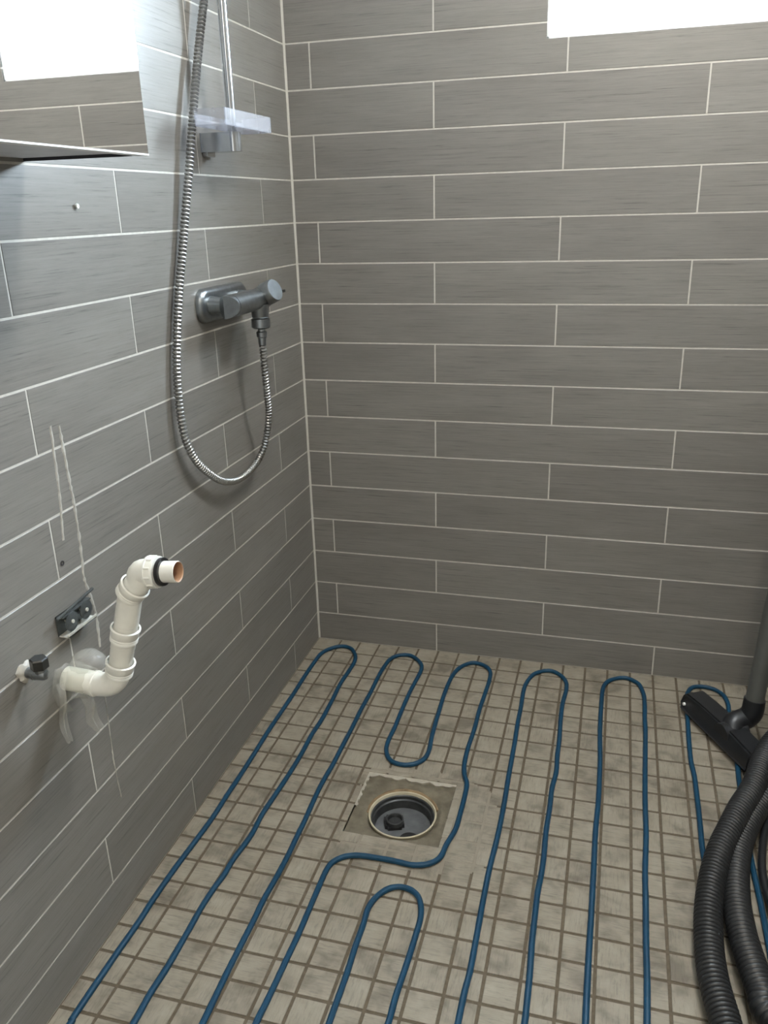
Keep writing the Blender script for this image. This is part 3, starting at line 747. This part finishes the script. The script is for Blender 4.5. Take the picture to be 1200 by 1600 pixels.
# hand shower hanging in the slider, above the picture, and its metal hose
hs = thing('hand_shower', (0.11, RY, 1.70), 'chrome hand shower hanging at the top of the rail with its steel hose', 'hand shower')
g = G().tube(smooth_path([(0.126, RY, 1.68), (0.130, RY, 1.76), (0.145, RY, 1.84), (0.165, RY, 1.89)], 0.006), 0.0125, 16)
mesh('handle', g, 'chrome', hs, smooth=True)
g = G().lathe((0.175, RY, 1.90), (0.75, 0, -0.66), [(-0.018, 0.012), (-0.010, 0.034), (0.004, 0.042), (0.010, 0.041), (0.011, 0.0)], 32, (True, False))
mesh('spray_head', g, 'chrome', hs, smooth=True)
HP = [(0.0680, -0.4070, 0.9655), (0.0660, -0.4019, 0.9344), (0.0640, -0.3962, 0.8843), (0.0580, -0.3794, 0.8230), (0.0520, -0.3668, 0.7755), (0.0430, -0.3756, 0.7168), (0.0360, -0.4067, 0.6824), (0.0310, -0.4556, 0.6666), (0.0280, -0.5101, 0.6657), (0.0260, -0.5665, 0.6807), (0.0240, -0.6159, 0.7103), (0.0210, -0.6627, 0.7515), (0.0180, -0.6889, 0.7980), (0.0160, -0.6960, 0.8404), (0.0140, -0.6936, 0.8896), (0.0125, -0.6846, 0.9488), (0.0125, -0.6663, 1.0176), (0.0125, -0.6434, 1.0854), (0.0130, -0.6229, 1.1358), (0.0150, -0.5926, 1.2201), (0.0180, -0.5706, 1.2872), (0.0210, -0.5525, 1.3483), (0.0220, -0.5306, 1.4094), (0.0220, -0.5030, 1.4766), (0.0220, -0.4777, 1.5330), (0.0250, -0.4557, 1.5888), (0.0320, -0.4357, 1.6388), (0.0500, -0.4057, 1.6788), (0.1000, -0.4350, 1.6550), (0.1255, -0.4560, 1.6850)]
P = smooth_path(HP, 0.0074 / 4)
prof = (0.0, 0.75, 1.0, 0.75)
g = G().tube(P, [0.0050 + 0.0034 * prof[i % 4] for i in range(len(P))], 14)
mesh('hose', g, 'hose_metal', hs, smooth=True, sharp=18)
g = G().lathe((HP[0][0], HP[0][1], HP[0][2]), (0, 0, 1), [(-0.022, 0.0082), (-0.006, 0.0090), (-0.004, 0.0110), (0.006, 0.0115), (0.008, 0.0085), (0.012, 0.0080)], 16)
mesh('hose_nut', g, 'chrome_dull', hs, smooth=True)

# mixer tap
MXX, MZZ = 0.064, 1.0405
mx = thing('shower_mixer', (0, -0.455, 1.04), 'chrome thermostatic shower mixer with a wedge knob on the corner wall', 'mixer tap')
def rounded_loop(hy, hz, r, x):
    out = []
    for cy_, cz_, a0 in ((hy - r, hz - r, 0), (-hy + r, hz - r, 90), (-hy + r, -hz + r, 180), (hy - r, -hz + r, 270)):
        for k in range(9):
            th = math.radians(a0 + 90 * k / 8); out.append((x, -0.455 + cy_ + r * math.cos(th), 1.0405 + cz_ + r * math.sin(th)))
    return out
g = G()
for x, ins in ((0.0005, 0.0), (0.006, 0.0), (0.011, 0.0015), (0.0145, 0.005), (0.016, 0.009), (0.016, 0.016)):
    g.v += rounded_loop(0.110 - ins, 0.0335 - ins, 0.028 - ins * 0.9, x)
for k in range(5):
    for i in range(36):
        j = (i + 1) % 36; g.f.append((k * 36 + i, k * 36 + j, (k + 1) * 36 + j, (k + 1) * 36 + i))
g.f.append(tuple(range(35, -1, -1))); g.f.append(tuple(5 * 36 + i for i in range(36)))
mesh('wall_plate', g, 'chrome_dull', mx, smooth=True)
for uy in (-0.525, -0.388):
    g = G().lathe((0.012, uy, MZZ), (1, 0, 0), [(0, 0.019), (0.025, 0.016), (0.046, 0.016)], 24)
    mesh('wall_union', g, 'chrome_dull', mx, smooth=True)
Y0, Y1, BR = -0.552, -0.372, 0.0222
g = G().lathe((MXX, Y0 + 0.014, MZZ), (0, 1, 0), [(0, BR), (0.10, BR), (0.125, BR * 0.98), (Y1 - Y0 - 0.014, BR), (Y1 - Y0 - 0.004, BR * 0.8), (Y1 - Y0, BR * 0.4)], 36)
mesh('body', g, 'chrome_dull', mx, smooth=True)
# wedge-shaped flow knob on the near end: two flats meeting in an upright ridge
g = G(); n = 40
for i in range(n):
    th = 2 * math.pi * i / n
    g.v.append((MXX + BR * math.cos(th), Y0 + 0.012, MZZ + BR * math.sin(th)))
for i in range(n):
    th = 2 * math.pi * i / n; cx_ = math.cos(th)
    g.v.append((MXX + BR * 0.99 * cx_, Y0 + 0.008 - 0.026 * (1 - abs(cx_)), MZZ + BR * 0.99 * math.sin(th)))
g.v += [(MXX, Y0 - 0.018, MZZ)]
for i in range(n):
    j = (i + 1) % n
    g.f += [(i, j, n + j, n + i), (n + i, n + j, 2 * n)]
mesh('flow_knob', g, 'chrome_dull', mx, smooth=True, sharp=12)
# temperature knob, tilted up and out
KO = Vector((MXX + 0.002, -0.385, MZZ + 0.004)); KD = Vector((0.86, -0.20, 0.36)).normalized()
g = G().lathe(KO, KD, [(-0.012, 0.0205), (0.006, 0.0232), (0.008, 0.0220), (0.010, 0.0245), (0.036, 0.0242), (0.0385, 0.0225)], 36)
mesh('temperature_knob', g, 'chrome_dull', mx, smooth=True)
lv = KO + KD * 0.030 + Vector((0.006, 0.030, -0.003))
g = G().box((lv.x - 0.004, lv.y - 0.012, lv.z - 0.003), (lv.x + 0.008, lv.y + 0.010, lv.z + 0.003), 0.001)
mesh('knob_button', g, 'black_plastic', mx)
OX, OY = MXX + 0.004, -0.407
g = G().lathe((OX, OY, 0), (0, 0, -1), [(-1.03, 0.019), (-1.005, 0.0185), (-1.002, 0.0165)], 24, (False, True))
mesh('outlet', g, 'chrome_dull', mx, smooth=True)
g = G().lathe((OX, OY, 0), (0, 0, -1), [(-1.0005, 0.015), (-1.0000, 0.0205), (-0.982, 0.0205), (-0.979, 0.0165), (-0.9785, 0.011)], 12)
mesh('outlet_nut', g, 'chrome_dull', mx, smooth=True)

# waste pipe sticking out of the wall
TY = -1.1156
tp = thing('waste_pipe', (0, TY, 0.52), 'white plastic sink waste pipe bent up from the wall', 'waste pipe')
g = G().tube(smooth_path([(0.0005, TY, .5255), (0.03, TY, .5240), (0.058, TY, .5225), (0.080, TY, .5270), (0.0935, TY, .5410), (0.0985, TY, .5590)], 0.004), 0.0192, 28)
mesh('wall_elbow', g, 'white_pipe', tp, smooth=True)
g = G().lathe((0.052, TY, .5228), (1, 0, -0.05), [(-0.003, 0.0192), (-0.002, 0.0208), (0.002, 0.0208), (0.003, 0.0192)], 28, (False, False))
mesh('elbow_rib', g, 'white_pipe', tp, smooth=True)
A0 = Vector((0.0972, TY, .5450)); A1 = Vector((0.1410, TY, .6950)); AD = (A1 - A0).normalized()
LN = (A1 - A0).length
g = G().lathe(A0, AD, [(0.012, 0.0180), (0.05, 0.0180), (0.052, 0.0186), (0.086, 0.0186), (0.087, 0.0178), (0.096, 0.0178), (0.097, 0.0186), (LN - 0.004, 0.0182)], 32)
mesh('riser_pipe', g, 'grey_pipe', tp, smooth=True)
def socket_prof(a, L0, r):
    return [(a, r - 0.0015), (a, r), (a + 0.004, r + 0.0003), (a + 0.005, r - 0.0006), (a + 0.0062, r - 0.0006), (a + 0.0072, r + 0.0003), (a + 0.0084, r - 0.0006),
            (a + 0.0096, r - 0.0006), (a + 0.0106, r + 0.0003), (a + L0 - 0.0045, r + 0.0003), (a + L0 - 0.0035, r + 0.0018), (a + L0 - 0.001, r + 0.0018), (a + L0, r - 0.0010)]
g = G().lathe(A0, AD, socket_prof(0.002, 0.024, 0.0212), 36, (True, False)); mesh('socket', g, 'white_pipe', tp, smooth=True, sharp=50)
g = G().lathe(A0, AD, socket_prof(0.066, 0.024, 0.0210), 36, (True, False)); mesh('socket', g, 'white_pipe', tp, smooth=True, sharp=50)
# 45-degree bend at the top
B0 = A1 - AD * 0.004; B1 = Vector((0.166, TY, .7215)); BD = (B1 - B0).normalized()
g = G().lathe(B0, BD, socket_prof(-0.006, 0.022, 0.0215), 36, (True, False)); mesh('socket', g, 'grey_pipe', tp, smooth=True, sharp=50)
EA = Vector((0.995, 0.02, 0.085)).normalized()
g = G().tube(smooth_path([B0 + BD * 0.012, B0 + BD * 0.026, B1 + Vector((-0.004, 0, 0.003)), B1 + Vector((0.010, 0, .0065)), B1 + Vector((0.010, 0, .0065)) + EA * 0.012], 0.003), 0.0192, 28)
mesh('bend', g, 'grey_pipe', tp, smooth=True)
C0 = B1 + Vector((0.010, 0, .0060))
g = G().lathe(C0, EA, [(0.0, 0.0195), (0.0, 0.0240), (0.003, 0.0245), (0.0035, 0.0225), (0.011, 0.0222), (0.012, 0.0235), (0.016, 0.0232), (0.016, 0.0180)], 30)
for i in range(10):
    th = 2 * math.pi * i / 10
    e1 = Vector((0, 1, 0)); e2 = EA.cross(e1).normalized()
    c = C0 + EA * 0.007 + (e1 * math.cos(th) + e2 * math.sin(th)) * 0.0226
    g.tube([c - EA * 0.006, c + EA * 0.006], 0.0018, 6)
mesh('union_nut', g, 'white_pipe', tp, smooth=True)
g = G().lathe(C0, EA, [(0.0185, 0.0180), (0.0185, 0.0206), (0.0215, 0.0212), (0.0245, 0.0206), (0.0245, 0.0150)], 32, (False, False))
mesh('gasket', g, 'plug', tp, smooth=True)
g = G().lathe(C0, EA, [(0.010, 0.0158), (0.046, 0.0158), (0.047, 0.0150)], 32, (False, False))
sp = mesh('spigot', g, 'white_pipe', tp, smooth=True)
g = G().lathe(C0, EA, [(0.0472, 0.0150), (0.046, 0.0138), (0.018, 0.0136)], 32, (False, True))
mesh('spigot_lining', g, 'pipe_inside', sp, smooth=True)

# clear plastic film round the pipe where it leaves the wall
rf = random.Random(11)
fl = thing('plastic_film', (0.02, TY, 0.50), 'crumpled clear plastic film wrapped round the white waste pipe', 'plastic film')
def sheet(name, rows):
    """rows of points, each row the same length"""
    g = G(); n = len(rows[0])
    for r in rows: g.v += [tuple(p) for p in r]
    for i in range(len(rows) - 1):
        for j in range(n - 1):
            g.f.append((i * n + j, i * n + j + 1, (i + 1) * n + j + 1, (i + 1) * n + j))
    return mesh(name, g, 'film', fl, smooth=True, sharp=60)
rows = []
for i in range(9):                                  # crumpled sleeve
    x = 0.004 + 0.040 * i / 8; row = []
    for j in range(41):
        th = 2 * math.pi * j / 40
        r = 0.0226 + (0.012 * (1 - i / 8)) * (0.6 + 0.4 * math.sin(3 * th + 1)) + 0.0018 * math.sin(9 * th + i) 
        row.append((x, TY + r * math.cos(th) - 0.001 * (1 - i / 8), 0.5255 - 0.05 * x + r * math.sin(th)))
    rows.append(row)
sheet('wrap', rows)
rows = []
for i in range(11):                                 # bubble over the pipe
    ph = math.pi * (0.03 + 0.94 * i / 10); row = []
    for j in range(21):
        th = math.pi * j / 20
        r = 0.027 * (1 + 0.06 * math.sin(5 * th + 2 * i) + 0.05 * math.sin(3 * i))
        row.append((0.036 - 0.030 * math.cos(ph), TY + 0.012 + r * math.sin(ph) * math.cos(th), 0.5475 + 0.026 * math.sin(ph) * math.sin(th)))
    rows.append(row)
sheet('bubble', rows)
def tail(name, x0, top, bottom, wid, fold):
    rows = []
    for i in range(15):
        t = i / 14; row = []
        for j in range(9):
            s = j / 8 - 0.5
            y = top[0] + (bottom[0] - top[0]) * t + s * wid * (1 - 0.55 * t) ; z = top[1] + (bottom[1] - top[1]) * t
            row.append((x0 + fold * math.sin(s * 9 + t * 4) * (1 - 0.3 * t) + 0.004 * math.sin(t * 7), y, z + rf.uniform(-.0008, .0008)))
        rows.append(row)
    sheet(name, rows)
tail('tail', 0.034, (TY - 0.006, 0.5015), (TY + 0.012, 0.425), 0.034, 0.006)
tail('tail', 0.010, (TY - 0.030, 0.535), (TY - 0.034, 0.430), 0.022, 0.004)
rows = []
for i in range(13):                                 # loose loop beside the wall
    t = i / 12; row = []
    for j in range(7):
        s = j / 6
        row.append((0.006 + 0.024 * s, TY - 0.030 - 0.018 * math.sin(math.pi * t) + 0.004 * math.sin(6 * s + 3 * t), 0.560 - 0.075 * t))
    rows.append(row)
sheet('loop', rows)

# steel channel with two washers screwed to the wall
br = thing('pipe_bracket', (0, -1.075, 0.62), 'small steel channel bracket with two round washers on the wall', 'wall bracket')
ya, yb, za, zb = -1.118, -1.044, 0.6005, 0.6345
g = G().box((0.0003, ya, za), (0.0022, yb, zb)).box((0.0003, ya, zb - 0.0018), (0.014, yb, zb))
mesh('back_plate', g, 'dark_steel', br)
g = G().box((0.0022, ya, za), (0.020, yb, za + 0.0018)).box((0.0184, ya, za), (0.020, yb, za + 0.0058))
mesh('channel_flange', g, 'steel', br)
for i, (y, z) in enumerate(((-1.0975, 0.6195), (-1.0600, 0.6215))):
    g = G().lathe((0.0, y, z), (1, 0, 0), [(0.0125, 0.0148), (0.0130, 0.0155), (0.0146, 0.0155), (0.0150, 0.0149)], 28)
    w_ = mesh('washer', g, 'dark_steel', br, smooth=True)
    g = G().lathe((0.0, y, z), (1, 0, 0), [(0.002, 0.003), (0.0160, 0.0032), (0.0170, 0.0030), (0.0170, 0.0012)], 14)
    mesh('screw_head', g, 'steel', w_, smooth=True)
P = [Vector((0.013, ya - 0.012, zb + 0.003)).lerp(Vector((0.013, yb + 0.010, zb + 0.012)), i / 80) for i in range(81)]
g = G().tube(P, [0.0022 + 0.0005 * (i % 2) for i in range(81)], 8)
mesh('threaded_rod', g, 'dark_steel', br)

# capped angle valve
VY, VZ = -1.2022, 0.5885
av = thing('angle_valve', (0, VY, VZ), 'small chrome water valve with a black hexagonal cap', 'valve')
rows = G(); n = 20
for k, (d, r) in enumerate(((0.0004, 0.0165), (0.003, 0.0150), (0.0065, 0.0105), (0.007, 0.006))):
    for i in range(n):
        th = 2 * math.pi * i / n; q_ = r * (1 + 0.16 * math.sin(3 * th + k) + 0.08 * math.sin(7 * th))
        rows.v.append((d, VY + q_ * math.cos(th), VZ + q_ * math.sin(th)))
    if k:
        for i in range(n):
            j = (i + 1) % n; rows.f.append(((k - 1) * n + i, (k - 1) * n + j, k * n + j, k * n + i))
mesh('sealant_collar', rows, 'silicone', av, smooth=True)
g = G().lathe((0.0, VY, VZ - 0.001), (1, 0, 0), [(0.003, 0.0085), (0.016, 0.0085), (0.0165, 0.0100), (0.020, 0.0100), (0.0205, 0.0088), (0.033, 0.0088), (0.038, 0.0070), (0.0395, 0.004)], 22)
mesh('valve_body', g, 'chrome_dull', av, smooth=True)
g = G().lathe((0.029, VY, 0), (0, 0, 1), [(VZ - 0.002, 0.0082), (VZ + 0.013, 0.0082)], 20)
mesh('valve_stem', g, 'chrome_dull', av, smooth=True)
g = G().lathe((0.029, VY, 0), (0, 0, 1), [(VZ + 0.0085, 0.0105), (VZ + 0.0100, 0.0132), (VZ + 0.0245, 0.0132), (VZ + 0.0265, 0.0115)], 6)
mesh('hex_cap', g, 'black_cap', av)
